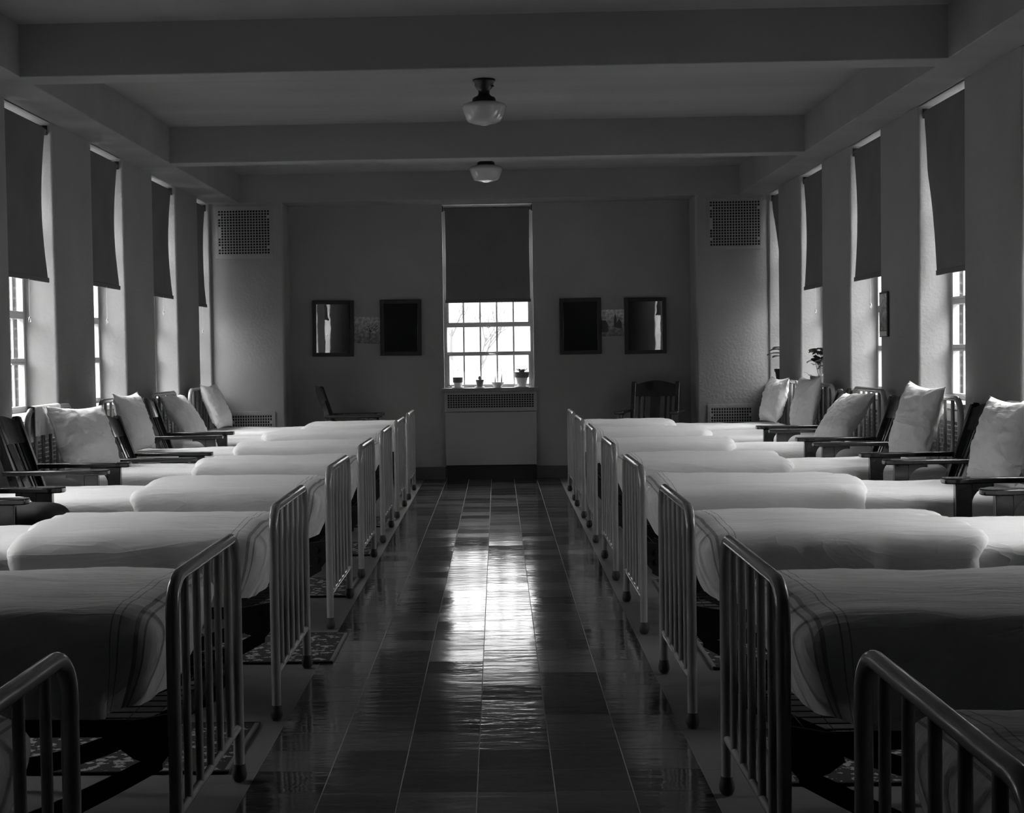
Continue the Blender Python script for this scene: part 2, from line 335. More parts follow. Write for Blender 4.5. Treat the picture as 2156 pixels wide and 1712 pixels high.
def side_wall(side, wins):
    s = -1 if side == 'left' else 1
    xi = XL if s < 0 else XR
    d_in, d_fr, d_out = 0.0, 0.235, 0.45
    mb = MB()
    def bx(a, b, y0, y1, z0, z1, tgt): tgt.box(min(xi+s*a, xi+s*b), max(xi+s*a, xi+s*b), y0, y1, z0, z1)
    bx(0, d_fr, Y0, YW+.38, -.1, SILL-.03, mb); bx(0, d_fr, Y0, YW+.38, ZS, ZC+.1, mb)
    cuts = [Y0]+[q for w_ in wins for q in w_]+[YW+.38]
    br = MB(); bx(d_fr+.0, d_out, Y0, YW+.38, -.1, SILL-.03, br); bx(d_fr, d_out, Y0, YW+.38, ZS-.02, ZC+.1, br)
    for i in range(0, len(cuts), 2):
        y0, y1 = cuts[i], cuts[i+1]; r = 0.022
        pl = []
        for cy, sg in ((y0, 1), (y1, -1)):
            arc = [(xi+s*(r-r*math.cos(t*PI/2/5)), cy+sg*(r-r*math.sin(t*PI/2/5))) for t in range(6)]
            if sg > 0: pl += [(xi+s*d_fr, cy)]+arc[::-1]
            else: pl += arc+[(xi+s*d_fr, cy)]
        mb.prism(pl, SILL-.03, ZS, 'xy')
        bx(d_fr, d_out, y0-(.0 if i == 0 else .012), y1+(.0 if i == len(cuts)-2 else .012), SILL-.03, ZS-.02, br)
    struct(mb, 'wall_'+side, M['plaster'], ang=30)
    struct(br, 'wall_exterior_'+side, M['brick'], smooth=False)
    ks = MB(); a, b = (xi-.001, xi-s*.012)
    ks.box(min(a, b), max(a, b), Y0, YC, 0, .15); struct(ks, 'baseboard_'+side, M['base'], bevel=.003)
side_wall('left', LW); side_wall('right', RW)
# end wall with a shallow recess between two piers
wb = MB()
wb.box(XL-.2, EW[0], YW, YW+.25, -.1, ZS+.01); wb.box(EW[1], XR+.2, YW, YW+.25, -.1, ZS+.01); wb.box(EW[0], EW[1], YW, YW+.25, -.1, .965)
wb.box(EW[0], EW[1], YW, YW+.25, ZS-.008, ZS+.01)
struct(wb, 'wall_end', M['plaster'], smooth=False)
we = MB(); we.box(XL-.2, EW[0]+.012, YW+.25, YW+.42, -.1, ZC); we.box(EW[1]-.012, XR+.2, YW+.25, YW+.42, -.1, ZC); we.box(EW[0], EW[1], YW+.25, YW+.42, -.1, .99); we.box(EW[0], EW[1], YW+.25, YW+.42, ZS-.03, ZC)
struct(we, 'wall_exterior_end', M['brick'], smooth=False)
def pier(name, x0, x1, rx):
    r = .03; s = 1 if rx == x1 else -1
    arc = [(rx-s*(r-r*math.sin(t*PI/2/5)), YC+r-r*math.cos(t*PI/2/5)) for t in range(6)]
    other = x0 if rx == x1 else x1
    struct(MB().prism([(other, YC)]+arc+[(rx, YW+.01), (other, YW+.01)], -.05, ZS+.005, 'xy'), name, M['plaster'], ang=30)
pier('wall_pier_left', XL-.2, -2.2726, -2.2726); pier('wall_pier_right', 2.11, XR+.2, 2.11)
struct(MB().box(XL-.45, XR+.45, Y0-.2, Y0, -.1, ZC+.1), 'wall_entry', M['plaster'], smooth=False)
struct(MB().box(-2.27, -.585, YW-.014, YW+.01, 0, .142), 'baseboard_end_left', M['base'], bevel=.004)
struct(MB().box(.415, 2.10, YW-.014, YW+.01, 0, .142), 'baseboard_end_right', M['base'], bevel=.004)

# ------------------------------------------------------------------ windows (local x across, y outwards, z up)
def window(idx, loc, rz, wd, depth, side=True, zb=SILL, latch=True):
    o = bpy.data.objects.new('window_%d' % idx, None); COL.objects.link(o); o.location = loc; o.rotation_euler = (0, 0, rz); o['kind'] = 'structure'
    hw = wd/2; zt = ZS-.005; d = depth
    fr = MB(); t = .034
    fr.box(-hw, -hw+t, d, d+.045, zb, zt); fr.box(hw-t, hw, d, d+.045, zb, zt); fr.box(-hw+t, hw-t, d, d+.045, zb, zb+.028); fr.box(-hw+t, hw-t, d, d+.045, zt-t, zt)
    fr.box(-hw+t, hw-t, d, d+.045, 1.372, 1.402); fr.box(-hw+t, hw-t, d, d+.045, 1.674, 1.712)
    fr.build('window_frame', M['steel'], o, bevel=.003)
    sash = MB()   # lower and upper opening lights, each with its own thinner inner frame
    for z0, z1 in ((zb+.028, 1.372), (1.712, 2.35)):
        q = .022; a, b = -hw+t, hw-t
        sash.box(a, a+q, d-.006, d+.03, z0, z1); sash.box(b-q, b, d-.006, d+.03, z0, z1); sash.box(a, b, d-.006, d+.03, z0, z0+.014); sash.box(a, b, d-.006, d+.03, z1-.014, z1)
    sash.build('sash', M['steel'], o, bevel=.002)
    bars = MB(); n = max(2, round(5*wd/.97)); iw = 2*(hw-t)
    for i in range(1, n): bars.box(-hw+t+iw*i/n-.0085, -hw+t+iw*i/n+.0085, d+.012, d+.027, zb+.02, zt-.02)
    for z in (2.05, 2.39, 2.73): bars.box(-hw+t, hw-t, d+.008, d+.03, z-.006, z+.006)
    bars.build('glazing_bar', M['steel'], o)
    MB().box(-hw+t, hw-t, d+.019, d+.022, zb+.02, zt-.02).build('pane', M['glass'], o, smooth=False)
    if latch:
        h = MB(); h.box(-.022, .018, d-.022, d-.006, 1.366, 1.392); h.tube([(0, d-.03, 1.378), (.02, d-.034, 1.372), (.06, d-.036, 1.372), (.078, d-.034, 1.362)], .0055, 8)
        h.build('window_latch', M['steel'], o)
    if side:
        MB().box(-hw, hw, -.02, d+.004, zb-.035, zb).build('window_sill', M['whitesill'], o, bevel=.004)
    return o
wi = 1
for a, b in LW: window(wi, (XL, (a+b)/2, 0), PI/2, b-a, .222); wi += 1
for a, b in RW: window(wi, (XR, (a+b)/2, 0), -PI/2, b-a, .222); wi += 1
window(wi, ((EW[0]+EW[1])/2, YW, 0), 0, EW[1]-EW[0], .13, side=False, zb=1.0)
MB().box(-.62, .44, YW-.05, YW+.13, .962, 1.005).build('window_sill', M['sill'], bpy.data.objects['window_%d' % wi], bevel=.004, loc=(-(EW[0]+EW[1])/2, -YW, 0))

# ------------------------------------------------------------------ roller blinds
def blind(label, loc, rz, wd, zb, gap=.05, ydep=.05, kick=None, cord=(0.0, .24), group='roller blinds at the ward windows', curl=.02):
    o = thing('roller_blind', label, 'blind', loc, rz, group); hw = wd/2
    zr = ZS-.052; MB().tube([(-hw+.012, ydep, zr), (hw-.012, ydep, zr)], .021, 14).build('roller', M['hem'], o)
    mb = MB(); n, k = 26, 12; fw = hw-gap
    def P(u, t, off):      # t: 0 top .. 1 bottom
        e = math.sin(PI*min(1, t*1.02)); x = u*(fw-curl*.6*e); z = zr-(zr-zb)*t; y = ydep-.021+.006*math.sin(3*t)+curl*.7*e*abs(u)**5
        if kick:
            t0, dy, dx = kick
            if t > t0: q = (t-t0)/(1-t0); y += dy*q; x += dx*q*(1-abs(u)*.0); 
        return (x, y+off, z)
    for off in (0, .002):
        k0 = len(mb.v)
        for i in range(n+1):
            for j in range(k+1): mb.v.append(P(-1+2*j/k, i/n, off))
        for i in range(n):
            for j in range(k): mb.f.append((k0+i*(k+1)+j, k0+i*(k+1)+j+1, k0+(i+1)*(k+1)+j+1, k0+(i+1)*(k+1)+j))
    mb.build('blind_fabric', M['blind'], o, ang=60)
    a = P(-1.015, 1, 0); b = P(1.015, 1, 0); hb = MB()
    mid = Vector(((a[0]+b[0])/2, a[1], zb)); hb.box(a[0], b[0], a[1]-.007, a[1]+.008, zb-.004, zb+.03)
    hb.build('hem_bar', M['hem'], o, bevel=.003)
    if cord:
        cx, L_ = cord; y = a[1]-.012; c = MB()
        c.tube([(cx, y, zb+.004), (cx, y, zb-L_)], .0016, 6); co = c.build('pull_cord', M['cord'], o)
        rr = MB(); rr.tube([(cx+.019*math.cos(t*PI/8), y, zb-L_-.021+.019*math.sin(t*PI/8)) for t in range(16)], .0042, 8, closed=True); rr.build('ring', M['cord'], co)
    br = MB()
    for s in (-1, 1): br.box(s*hw-.01*(s > 0)-.0, s*hw+.01*(s < 0), ydep-.02, ydep+.02, zr-.03, zr+.035)
    br.build('bracket', M['iron'], o)
    return o
GB = 'roller blinds at the ward windows'
lb = ['dark roller blind in the left wall beyond the frame, nearest the camera', 'dark roller blind in the left wall just beyond the left frame edge',
      'dark roller blind cut by the left edge of the photo, pull ring below', 'dark roller blind second from the left edge, on the left wall',
      'dark roller blind third on the left wall, above a leaning pillow by the pier side', 'narrow dark roller blind in the left wall corner beside the upper grille']
for i, ((a, b), z) in enumerate(zip(LW, (1.93, 1.93, 1.925, 1.955, 1.95, 1.92))):
    blind(lb[i], (XL, (a+b)/2, 0), PI/2, b-a, z, gap=.06, ydep=.055, cord=(-.03, .25 if i != 4 else .13), curl=.032)
rb = ['dark roller blind in the right wall beyond the frame, nearest the camera', 'dark roller blind in the right wall just beyond the right frame edge',
      'dark roller blind on the right wall hanging bent, its lower half pushed askew', 'straight dark roller blind on the right wall beside the small narrow picture',
      'dark roller blind on the right wall above the potted plant on the sill', 'mostly hidden dark roller blind in the far right corner, its edge slanting away']
for i, ((a, b), z) in enumerate(zip(RW, (1.93, 1.93, 1.875, 1.93, 1.94, 1.93))):
    blind(rb[i], (XR, (a+b)/2, 0), -PI/2, b-a, z, gap=.035, ydep=.055, kick={2: (.36, .07, .045), 5: (.12, .09, .05)}.get(i), cord=None if i in (2, 5) else (.1, .2), curl=.02)
blind('large dark roller blind at the end window above the aisle', ((EW[0]+EW[1])/2, YW, 0), 0, EW[1]-EW[0], 1.945, gap=.03, ydep=.06, cord=(0, .24), curl=.008)

# ------------------------------------------------------------------ grilles
def lattice(mb, x0, x1, z0, z1, nx, nz, y0, y1, w_=.0085, skip=()):
    for i in range(nx+1):
        x = x0+(x1-x0)*i/nx; mb.box(x-w_/2, x+w_/2, y0, y1, z0-w_/2, z1+w_/2)
    for i in range(nz+1):
        z = z0+(z1-z0)*i/nz; mb.box(x0, x1, y0+.0004, y1-.0004, z-w_/2, z+w_/2)
    for (i, j) in skip:
        px, pz = (x1-x0)/nx, (z1-z0)/nz; mb.box(x0+px*i, x0+px*(i+1), y0+.0002, y1, z0+pz*j, z0+pz*(j+1))
def plate(mb, X0, X1, Z0, Z1, x0, x1, z0, z1, y0, y1):
    mb.box(X0, x0, y0, y1, Z0, Z1); mb.box(x1, X1, y0, y1, Z0, Z1); mb.box(x0, x1, y0, y1, Z0, z0); mb.box(x0, x1, y0, y1, z1, Z1)
def grille(label, loc, W, H, nx, nz, mg, mt_, skip):
    o = thing('wall_grille', label, 'vent grille', loc, 0, 'square-holed air grilles on the piers')
    p = MB(); plate(p, -W/2, W/2, -H/2, H/2, -W/2+mg, W/2-mg, -H/2+mt_, H/2-mt_, -.008, -.0005); p.build('face_plate', M['plaster'], o, bevel=.0015)
    l = MB(); lattice(l, -W/2+mg, W/2-mg, -H/2+mt_, H/2-mt_, nx, nz, -.0065, -.0015, skip=skip); l.build('lattice', M['panel'], o, smooth=False)
    MB().box(-W/2+mg, W/2-mg, -.001, -.0003, -H/2+mt_, H/2-mt_).build('shade_backing', M['holeshade'], o, smooth=False)  # solid sheet behind the lattice, its black stands for shade in the duct
sk = [(0, 2), (17, 2), (0, 13), (17, 13), (0, 6), (0, 7), (0, 8), (0, 9)]
grille('square-holed upper air grille high on the left pier', (-2.69, YC, 2.715), .615, .56, 18, 16, .03, .045, sk)
grille('square-holed upper air grille high on the right pier', (2.53, YC, 2.72), .62, .545, 18, 16, .045, .035, sk)
grille('low air grille on the left pier, showing above the bed beside a pillow', (-2.64, YC, .62), .50, .35, 16, 9, .035, .038, [(15, 6), (0, 6)])
grille('low air grille on the right pier, showing above the bed beside a pillow', (2.475, YC, .63), .50, .35, 16, 9, .035, .038, [(0, 6), (15, 6)])
# heater enclosure under the end window
o = thing('radiator_cover', 'tall painted radiator cover with square-holed grille under the end window', 'radiator cover', (-.083, YW, 0))
c = MB(); plate(c, -.505, .505, .745, .962, -.475, .475, .785, .935, -.03, -.001); c.build('grille_surround', M['panel'], o, bevel=.002)
c = MB(); lattice(c, -.475, .475, .785, .935, 34, 6, -.027, -.018, .0075); c.build('grille', M['panel'], o, smooth=False)
MB().box(-.475, .475, -.016, -.012, .785, .935).build('shade_backing', M['holeshade'], o, smooth=False)  # black sheet in place of the shaded heater space
MB().box(-.50, .50, -.034, -.001, .156, .738).build('front_panel', M['panel'], o, bevel=.004)
MB().box(-.49, .49, -.018, -.001, 0, .156).build('kick_space', M['kick'], o, smooth=False)
for z in (.2, .70):
    for s in (-1, 1): MB().tube([(s*.492, -.037, z-.02), (s*.492, -.037, z+.02)], .004, 8).build('hinge', M['panel'], o)
rc = None
for side, wins, rz, xi in (('left', LW, PI/2, XL), ('right', RW, -PI/2, XR)):
    for k, (a, b) in enumerate(wins[2:5]):
        wl_ = ['nearest', 'middle', 'farthest'][k]
        lab = 'square-holed radiator grille panel under the %s of the three full %s wall windows' % (wl_, side)
        if rc is None:
            rc = thing('radiator_cover', lab, 'radiator cover', (xi, (a+b)/2, 0), rz, 'radiator panels under the side windows')
            c = MB(); plate(c, -.45, .45, .60, .985, -.41, .41, .68, .92, -.012, -.001); c.build('grille_surround', M['panel'], rc, bevel=.002)
            c = MB(); lattice(c, -.41, .41, .68, .92, 28, 8, -.010, -.005, .0085); c.build('grille', M['panel'], rc, smooth=False)
            MB().box(-.41, .41, -.004, -.001, .68, .92).build('shade_backing', M['holeshade'], rc, smooth=False)  # backing sheet, shade behind the grille put into its colour
            MB().box(-.45, .45, -.014, -.001, .16, .594).build('front_panel', M['panel'], rc, bevel=.003)
        else: dup(rc, (xi, (a+b)/2, 0), rz, lab)

# ------------------------------------------------------------------ ceiling lamps
def lamp(label, loc):
    o = thing('ceiling_lamp', label, 'ceiling light', loc, 0, 'schoolhouse ceiling lights above the aisle')
    MB().lathe([(.001, .0), (.080, .0), (.082, -.012), (.068, -.022), (.066, -.045), (.056, -.062), (.042, -.075), (.040, -.10), (.05, -.115), (.078, -.128), (.084, -.14), (.084, -.166), (.001, -.166)], 36).build('fitter', M['bronze'], o, ang=50)
    MB().lathe([(.082, -.158), (.11, -.163), (.148, -.176), (.158, -.188), (.156, -.205), (.142, -.245), (.126, -.283), (.112, -.300), (.07, -.312), (.03, -.318), (.022, -.322), (.0005, -.323)], 48).build('glass_shade', M['opal'], o, ang=60)
    MB().tube([(.05, -.03, -.05), (.07, -.04, -.053)], .005, 8).build('thumbscrew', M['bronze'], o)
lamp('nearer and larger-looking glass bowl ceiling light, before the second beam', (-.07, 10.51, ZC))
lamp('farther glass bowl ceiling light, partly hidden behind the second beam', (-.085, 14.05, ZC))

# ------------------------------------------------------------------ mirrors and pictures on the end wall
def mirror(label, cx, cz, roll, tilt, W=.455, H=.613):
    o = thing('wall_mirror', label, 'mirror', (cx, YW, cz), 0, 'dark framed mirrors on the end wall')
    o.rotation_euler = (tilt, roll, 0)
    f = MB(); t = .042; y0, y1 = -.036, -.008
    f.box(-W/2, -W/2+t, y0, y1, -H/2, H/2); f.box(W/2-t, W/2, y0, y1, -H/2, H/2); f.box(-W/2+t, W/2-t, y0, y1, H/2-t, H/2); f.box(-W/2+t, W/2-t, y0, y1, -H/2, -H/2+t)
    f.build('frame', M['framewood'], o, bevel=.004)
    MB().box(-W/2+t-.002, W/2-t+.002, -.022, -.010, -H/2+t-.002, H/2-t+.002).build('mirror_glass', M['mirror'], o, smooth=False)
mirror('leftmost dark framed mirror on the end wall, reflecting a bright window', -1.800, 1.679, .013, .004)
mirror('dark framed mirror left of the end window, its glass all dark', -1.057, 1.678, .006, .004)
mirror('dark framed mirror nearest right of the end window, its glass all dark', .911, 1.665, -.004, .004)
mirror('rightmost dark framed mirror on the end wall, reflecting bright windows', 1.617, 1.658, -.004, .004)
p0 = MB().box(-.155, .155, -.004, -.001, -.145, .145).build('picture', M['draw0'], None, smooth=False, loc=(-1.418, YW, 1.655), rot=(0, .05, 0))
tag(p0, 'unframed print of a blossoming tree, between the two left mirrors', 'picture')
t = MB(); t.tube([(.02, -.006, -.09), (.025, -.006, .0)], .004, 6)
for a in range(16):
    an = PI*(.08+.84*random.random()); rr_ = .04+.09*random.random(); t.tube([(.025, -.006, -.02), (.025+.5*rr_*math.cos(an)*1.1, -.006, -.01+.5*rr_*math.sin(an)), (.025+rr_*math.cos(an)*1.3, -.006, rr_*math.sin(an))], [.0025, .0018, .001], 5)
t.build('drawn_tree', M['ink'], p0)
bl = MB()
for a in range(70):
    an = 2*PI*random.random(); rr_ = random.random()**.5
    cx, cz = .025+.115*rr_*math.cos(an), .04+.065*rr_*math.sin(an); bl.sphere((cx, -.0052, cz), .0045+.004*random.random(), 6, 4)
bl.build('drawn_blossom', M['blossom'], p0)
p1 = MB().box(-.14, .14, -.004, -.001, -.145, .145).build('picture', M['draw1'], None, smooth=False, loc=(1.262, YW, 1.695), rot=(0, -.012, 0))
tag(p1, 'unframed print of a village with a steeple, between the two right mirrors', 'picture')
t = MB()
t.prism([(-.135, -.10), (-.05, -.10), (-.05, -.02), (-.075, .03), (-.135, .03)], -.0065, -.0045); t.prism([(.015, -.05), (.045, -.05), (.045, .04), (.03, .11), (.015, .04)], -.0065, -.0045)
t.prism([(.045, -.06), (.1, -.06), (.1, .0), (.072, .045), (.045, .0)], -.0065, -.0045)
t.build('drawn_village', M['ink'], p1)
# narrow picture on the right pilaster
o = thing('wall_calendar', 'narrow dark picture with a white label hanging on a right wall pilaster', 'picture', (XR, 11.015, 1.63), -PI/2)
MB().box(-.115, .115, -.016, -.001, -.165, .17).build('frame', M['framewood'], o, bevel=.003)
MB().box(-.10, .10, -.0185, -.016, -.115, .155).build('print', M['draw1'], o, smooth=False)
MB().box(-.095, .095, -.0185, -.016, -.158, -.122).build('label_strip', M['paperwhite'], o, smooth=False)

# ------------------------------------------------------------------ beds (local x from the foot towards the head, z up)
BW = .4675; BL = 2.08
def arch(h, w_, r, seg=8):
    pts = [(0, -w_, .03), (0, -w_, h-r)]
    for i in range(1, seg+1): a = PI/2*i/seg; pts.append((0, -w_+r-r*math.cos(a), h-r+r*math.sin(a)))
    pts += [(0, w_-r, h)]
    for i in range(1, seg+1): a = PI/2*i/seg; pts.append((0, w_-r+r*math.sin(a), h-r+r*math.cos(a)))
    pts += [(0, w_, .03)]
    return pts
def end_frame(parent, x, h, name):
    e = MB().tube([(x, q[1], q[2]) for q in arch(h-.0185, BW, .095)], .0185, 18).build(name, M['enamel'], parent, ang=60)
    for s in (-1, 1):
        MB().lathe([(.0005, 0), (.017, .002), (.0235, .012), (.0255, .026), (.023, .040), (.0205, .050), (.0200, .058), (.0184, .0581)], 16, (x, s*BW, 0)).build('foot_cap', M['rubber'], e)
    MB().tube([(x, -BW, .178), (x, BW, .178)], .012, 12).build('cross_rail', M['enamel'], e)
    for k in range(1, 6):
        y = -BW+2*BW*k/6; MB().tube([(x, y, .178), (x, y, h-.02)], .0118, 12).build('spindle', M['enamel'], e)
    return e
def bed_proto():
    b = thing('iron_bed', '', 'bed', group='white enamelled iron ward beds in two rows')
    end_frame(b, 0, .829, 'footboard'); end_frame(b, BL, 1.092, 'headboard')
    for s in (-1, 1):
        r = MB(); r.box(.01, BL-.01, s*.432-.003, s*.432+.003, .385, .432); r.box(.01, BL-.01, min(s*.432, s*.400), max(s*.432, s*.400), .385, .391)
        r.build('side_rail', M['iron'], b, smooth=False)
    for x, d in ((.015, 1), (BL-.015, -1)):
        e = MB(); e.box(min(x, x+d*.035), max(x, x+d*.035), -BW+.02, BW-.02, .385, .40); e.build('end_rail', M['iron'], b, smooth=False)
        for s in (-1, 1):
            k = MB(); k.prism([(x+d*.005, .45), (x+d*.12, .43), (x+d*.14, .36), (x+d*.10, .33), (x+d*.03, .31), (x+d*.005, .34)], s*.445-.008, s*.445+.008)
            for bz in (.405, .355): k.tube([(x+d*.055, s*.43, bz), (x+d*.055, s*.462, bz)], .014, 10)
            k.build('corner_bracket', M['iron'], b)
    sp = MB()
    for s in (-1, 1):
        pts = []
        for i in range(66): pts.append((.06+i*.030, s*(.415+.012*(-1)**i), .40+.018*(i % 2)))
        sp.tube(pts, .0028, 5)
    for xx in (.045, BL-.045):
        sp.tube([(xx+.010*(-1)**i, -.40+i*.032, .402+.018*(i % 2)) for i in range(26)], .0028, 5)
    for i in range(13): sp.tube([(.03, -.39+i*.065, .425), (BL-.03, -.39+i*.065, .425)], .0018, 4)
    for i in range(28): sp.tube([(.07+i*.072, -.40, .425), (.07+i*.072, .40, .425)], .0018, 4)
    sp.build('wire_spring', M['iron'], b)
    for s in (-1, 1):     # curved flat stay running from the foot bracket down under the bed
        def Q(t): return (.05+.75*t, .34-.22*math.sin(PI/2*t)-.03*t)
        top = [Q(i/10) for i in range(11)]; bot = [(x_+.0, z_-.052-.012*math.sin(PI*i/10)) for i, (x_, z_) in enumerate(top)]
        g_ = MB(); g_.prism(top+bot[::-1], s*.40-.004, s*.40+.004); g_.build('under_stay', M['iron'], b)
    return b

def fbm(x, y, z, o=3):
    return noise.fractal(Vector((x, y, z)), 1.0, 2.0, o)
def soft_block(x0, x1, hw, zb, zt, r, seed, foot_r=None, crown=.012, tuck=.10, drape=.010, wr=.004, d=.03, headfold=False, sag=.0):
    """sheet-wrapped block as an open-bottomed shell; returns MB"""
    bm = {}; mb = MB(); mb.al = []; fr = foot_r or r
    xs = [x0+(x1-x0)*i/max(1, round((x1-x0)/d)) for i in range(round((x1-x0)/d)+1)]
    ys = [-hw+2*hw*i/round(2*hw/d) for i in range(round(2*hw/d)+1)]
    nz = 11; zs = [zb+(zt-zb)*i/nz for i in range(nz+1)]
    def V(x, y, z):
        key = (round(x, 4), round(y, 4), round(z, 4))
        if key in bm: return bm[key]
        rx0, rx1 = fr, r
        q = Vector((min(max(x, x0+rx0), x1-rx1), min(max(y, -hw+r), hw-r), min(z, zt-r)))
        P = Vector((x, y, z)); dv = P-q
        # spherical / cylindrical rounding
        e = Vector((dv.x/(rx0 if x < q.x else rx1), dv.y/r, dv.z/r))
        L_ = e.length
        mxe = max(abs(e.x), abs(e.y), abs(e.z))
        if L_ > 1e-6: e = e*(mxe/L_)
        P = q+Vector((e.x*(rx0 if x < q.x else rx1), e.y*r, e.z*r))
        px0 = P.x
        t = max(0.0, min(1.0, (zt-P.z)/(zt-zb))); u = P.y/hw; top = max(0, 1-t*4)
        ln = (P.x-x0)/(x1-x0)
        ax = seed*7.3
        P.z += top*(crown*(1-u*u)+sag*math.sin(ln*PI)*(1-u*u)+wr*1.6*fbm(P.x*1.6+ax, P.y*2.0, 0)+wr*.9*fbm(P.x*4+P.y*2+ax, P.y*7, 3)+wr*.30*fbm(P.x*9+P.y*11+ax, P.y*22-P.x*10, 9))
        so = (1 if P.y > 0 else -1)
        if abs(u) > .5:
            k = t*t
            P.y += so*(-.022*k + drape*1.7*t*fbm(P.x*9+ax, so*3, P.z*1.2) + drape*.5*t*fbm(P.x*22+ax+P.z*6, so*5, P.z*3))
            P.y += so*wr*.8*fbm(P.x*3+ax, 11*so, P.z*8)
        if P.x < x0+fr*1.0:
            k = t*t*(1-(P.x-x0)/(fr*1.0)*.7); P.x += tuck*k*(.75+.25*abs(u)) + .012*t*fbm(P.y*9+ax, 4, P.z*4)
            P.y -= so*.05*k*abs(u)**3
            P.z += .03*k*abs(u)**4
        if headfold and P.x > x1-.12:
            P.x += .06*fbm(P.y*2.2+ax, P.z*3, 1)+.02*fbm(P.y*9+ax, P.z*6, 1)-.05*t*(u*u)
        i_ = len(mb.v); mb.v.append(tuple(P)); mb.al.append(px0); bm[key] = i_; return i_
    for i in range(len(xs)-1):
        for j in range(len(ys)-1): mb.f.append((V(xs[i], ys[j], zt), V(xs[i+1], ys[j], zt), V(xs[i+1], ys[j+1], zt), V(xs[i], ys[j+1], zt)))
        for y in (-hw, hw):
            for k in range(nz): mb.f.append((V(xs[i], y, zs[k]), V(xs[i+1], y, zs[k]), V(xs[i+1], y, zs[k+1]), V(xs[i], y, zs[k+1])))
    for x in (x0, x1):
        for j in range(len(ys)-1):
            for k in range(nz): mb.f.append((V(x, ys[j], zs[k]), V(x, ys[j+1], zs[k]), V(x, ys[j+1], zs[k+1]), V(x, ys[j], zs[k+1])))
    # closed underside a little up inside
    return mb
proto = bed_proto()
ORD = ['first', 'second', 'third', 'fourth', 'fifth', 'sixth', 'seventh', 'eighth']
LB = [2.44, 4.31, 6.05, 7.91, 9.60, 11.29, 12.89, 14.47]
RB = [2.39, 4.13, 5.88, 7.70, 9.40, 11.15, 12.75, 14.18]
LR = [0, 0, .004, -.004, 0, .006, -.003, 0]; RR = [0, 0, 0, .004, 0, -.012, .005, 0]
extraL = {0: 'footboard rising in the bottom left corner', 1: 'dark footboard near the camera', 2: 'behind the patterned rug', 3: 'beside the black cushion',
          4: 'towel over its headboard', 5: 'tall pointed pillow at its head', 6: 'slumped pillow at its head', 7: 'last before the end wall'}
extraR = {0: 'footboard rising in the bottom right corner', 1: 'dark footboard near the camera', 2: 'bedspread ending short of the photo edge', 3: 'its pillow cut by the photo edge',
          4: 'tall two-cornered pillow at its head', 5: 'bare spindled headboard showing', 6: 'pillow beside the sill plant', 7: 'last before the end wall'}
first = True; beds = []
for side, YY, RRo, xf, ex in (('left', LB, LR, -.868, extraL), ('right', RB, RR, .701, extraR)):
    s = -1 if side == 'left' else 1
    for i, yb in enumerate(YY):
        rz = (PI if s < 0 else 0)+RRo[i]
        lab = '%s iron bed of the %s row, %s' % (ORD[i], side, ex[i])
        if first: b = proto; b.location = (xf, yb, 0); b.rotation_euler = (0, 0, rz); b['label'] = lab; first = False
        else: b = dup(proto, (xf, yb, 0), rz, lab)
        beds.append((b, side, i, i*3+(50 if s > 0 else 0)+1))
for b, side, i, sd in beds:
    if 1:
        fold = {('left', 7): 1.06, ('left', 6): 1.12, ('right', 7): .98, ('right', 1): 1.55}.get((side, i), 1.10)
        fold += .05*math.sin(sd*1.7)
        soft_block(.30, BL-.05, .435, .425, .668, .055, sd, crown=.014, drape=.008, wr=.006, sag=-.008).build('mattress', M['sheet'], b, ang=80)
        soft_block(.045, fold, .452, .432, .712, .075, sd+.5, foot_r=.13, crown=.018, tuck=.09, drape=.012, wr=.006, headfold=True).build('bed_cover', M['cover'], b, ang=80)

# ------------------------------------------------------------------ pillows
def pillow_mb(W, H, T, seed):
    mb = MB(); n = 36; idx = {}
    for sgn in (1, -1):
        for i in range(n+1):
            for j in range(n+1):
                u = -1+2*i/n; v = -1+2*j/n
                edge = i in (0, n) or j in (0, n)
                if edge and (i, j) in idx: idx[(sgn, i, j)] = idx[(i, j)]; continue
                x = W/2*u*(1-.12*(1-v*v)); z = H/2*v*(1-.13*(1-u*u))
                th = T/2*max(0, (1-abs(u)**3)*(1-abs(v)**3))**.62
                rad = max(abs(u), abs(v))
                a = .011*fbm(u*1.6+seed, v*1.6, sgn*2)+.007*(.4+rad)*(abs(fbm(u*3.2+seed*3, v*3.2, sgn))*2-.6)+.004*rad*fbm((u+v)*9+seed, (u-v)*4, sgn*5)
                y = sgn*(th+(0 if edge else a))
                if edge: y = .006*fbm(u*3+seed, v*3, 0)
                z -= .02*(1-v)*.5*(1-u*u)
                k = len(mb.v); mb.v.append((x, y, z)); idx[(sgn, i, j)] = k
                if edge: idx[(i, j)] = k
        for i in range(n):
            for j in range(n): mb.f.append((idx[(sgn, i, j)], idx[(sgn, i+1, j)], idx[(sgn, i+1, j+1)], idx[(sgn, i, j+1)]))
    return mb
def pillow(label, side, y, xb, zc, lean, spin, roll=0.0, W=.58, H=.46, T=.17, seed=1, towards=0.0):
    s = -1 if side == 'left' else 1
    o = pillow_mb(W, H, T, seed).build('pillow', M['pillow'], None, ang=80)
    tag(o, label, 'pillow', 'white pillows propped at the bed heads')
    # local: x width, y thickness, z height.  lean back towards the wall, spin about z
    base = Matrix.Rotation(spin, 4, 'Z') @ Matrix.Rotation(s*lean, 4, 'Y') @ Matrix.Rotation(PI/2, 4, 'Z') @ Matrix.Rotation(roll, 4, 'Y')
    o.matrix_world = Matrix.Translation((xb, y, zc)) @ base
    return o
pillow('rumpled white pillow propped square at the head of the bed by the left photo edge', 'left', 9.58, -2.72, .885, .38, -.42, .03, W=.56, H=.44, T=.20, seed=1)
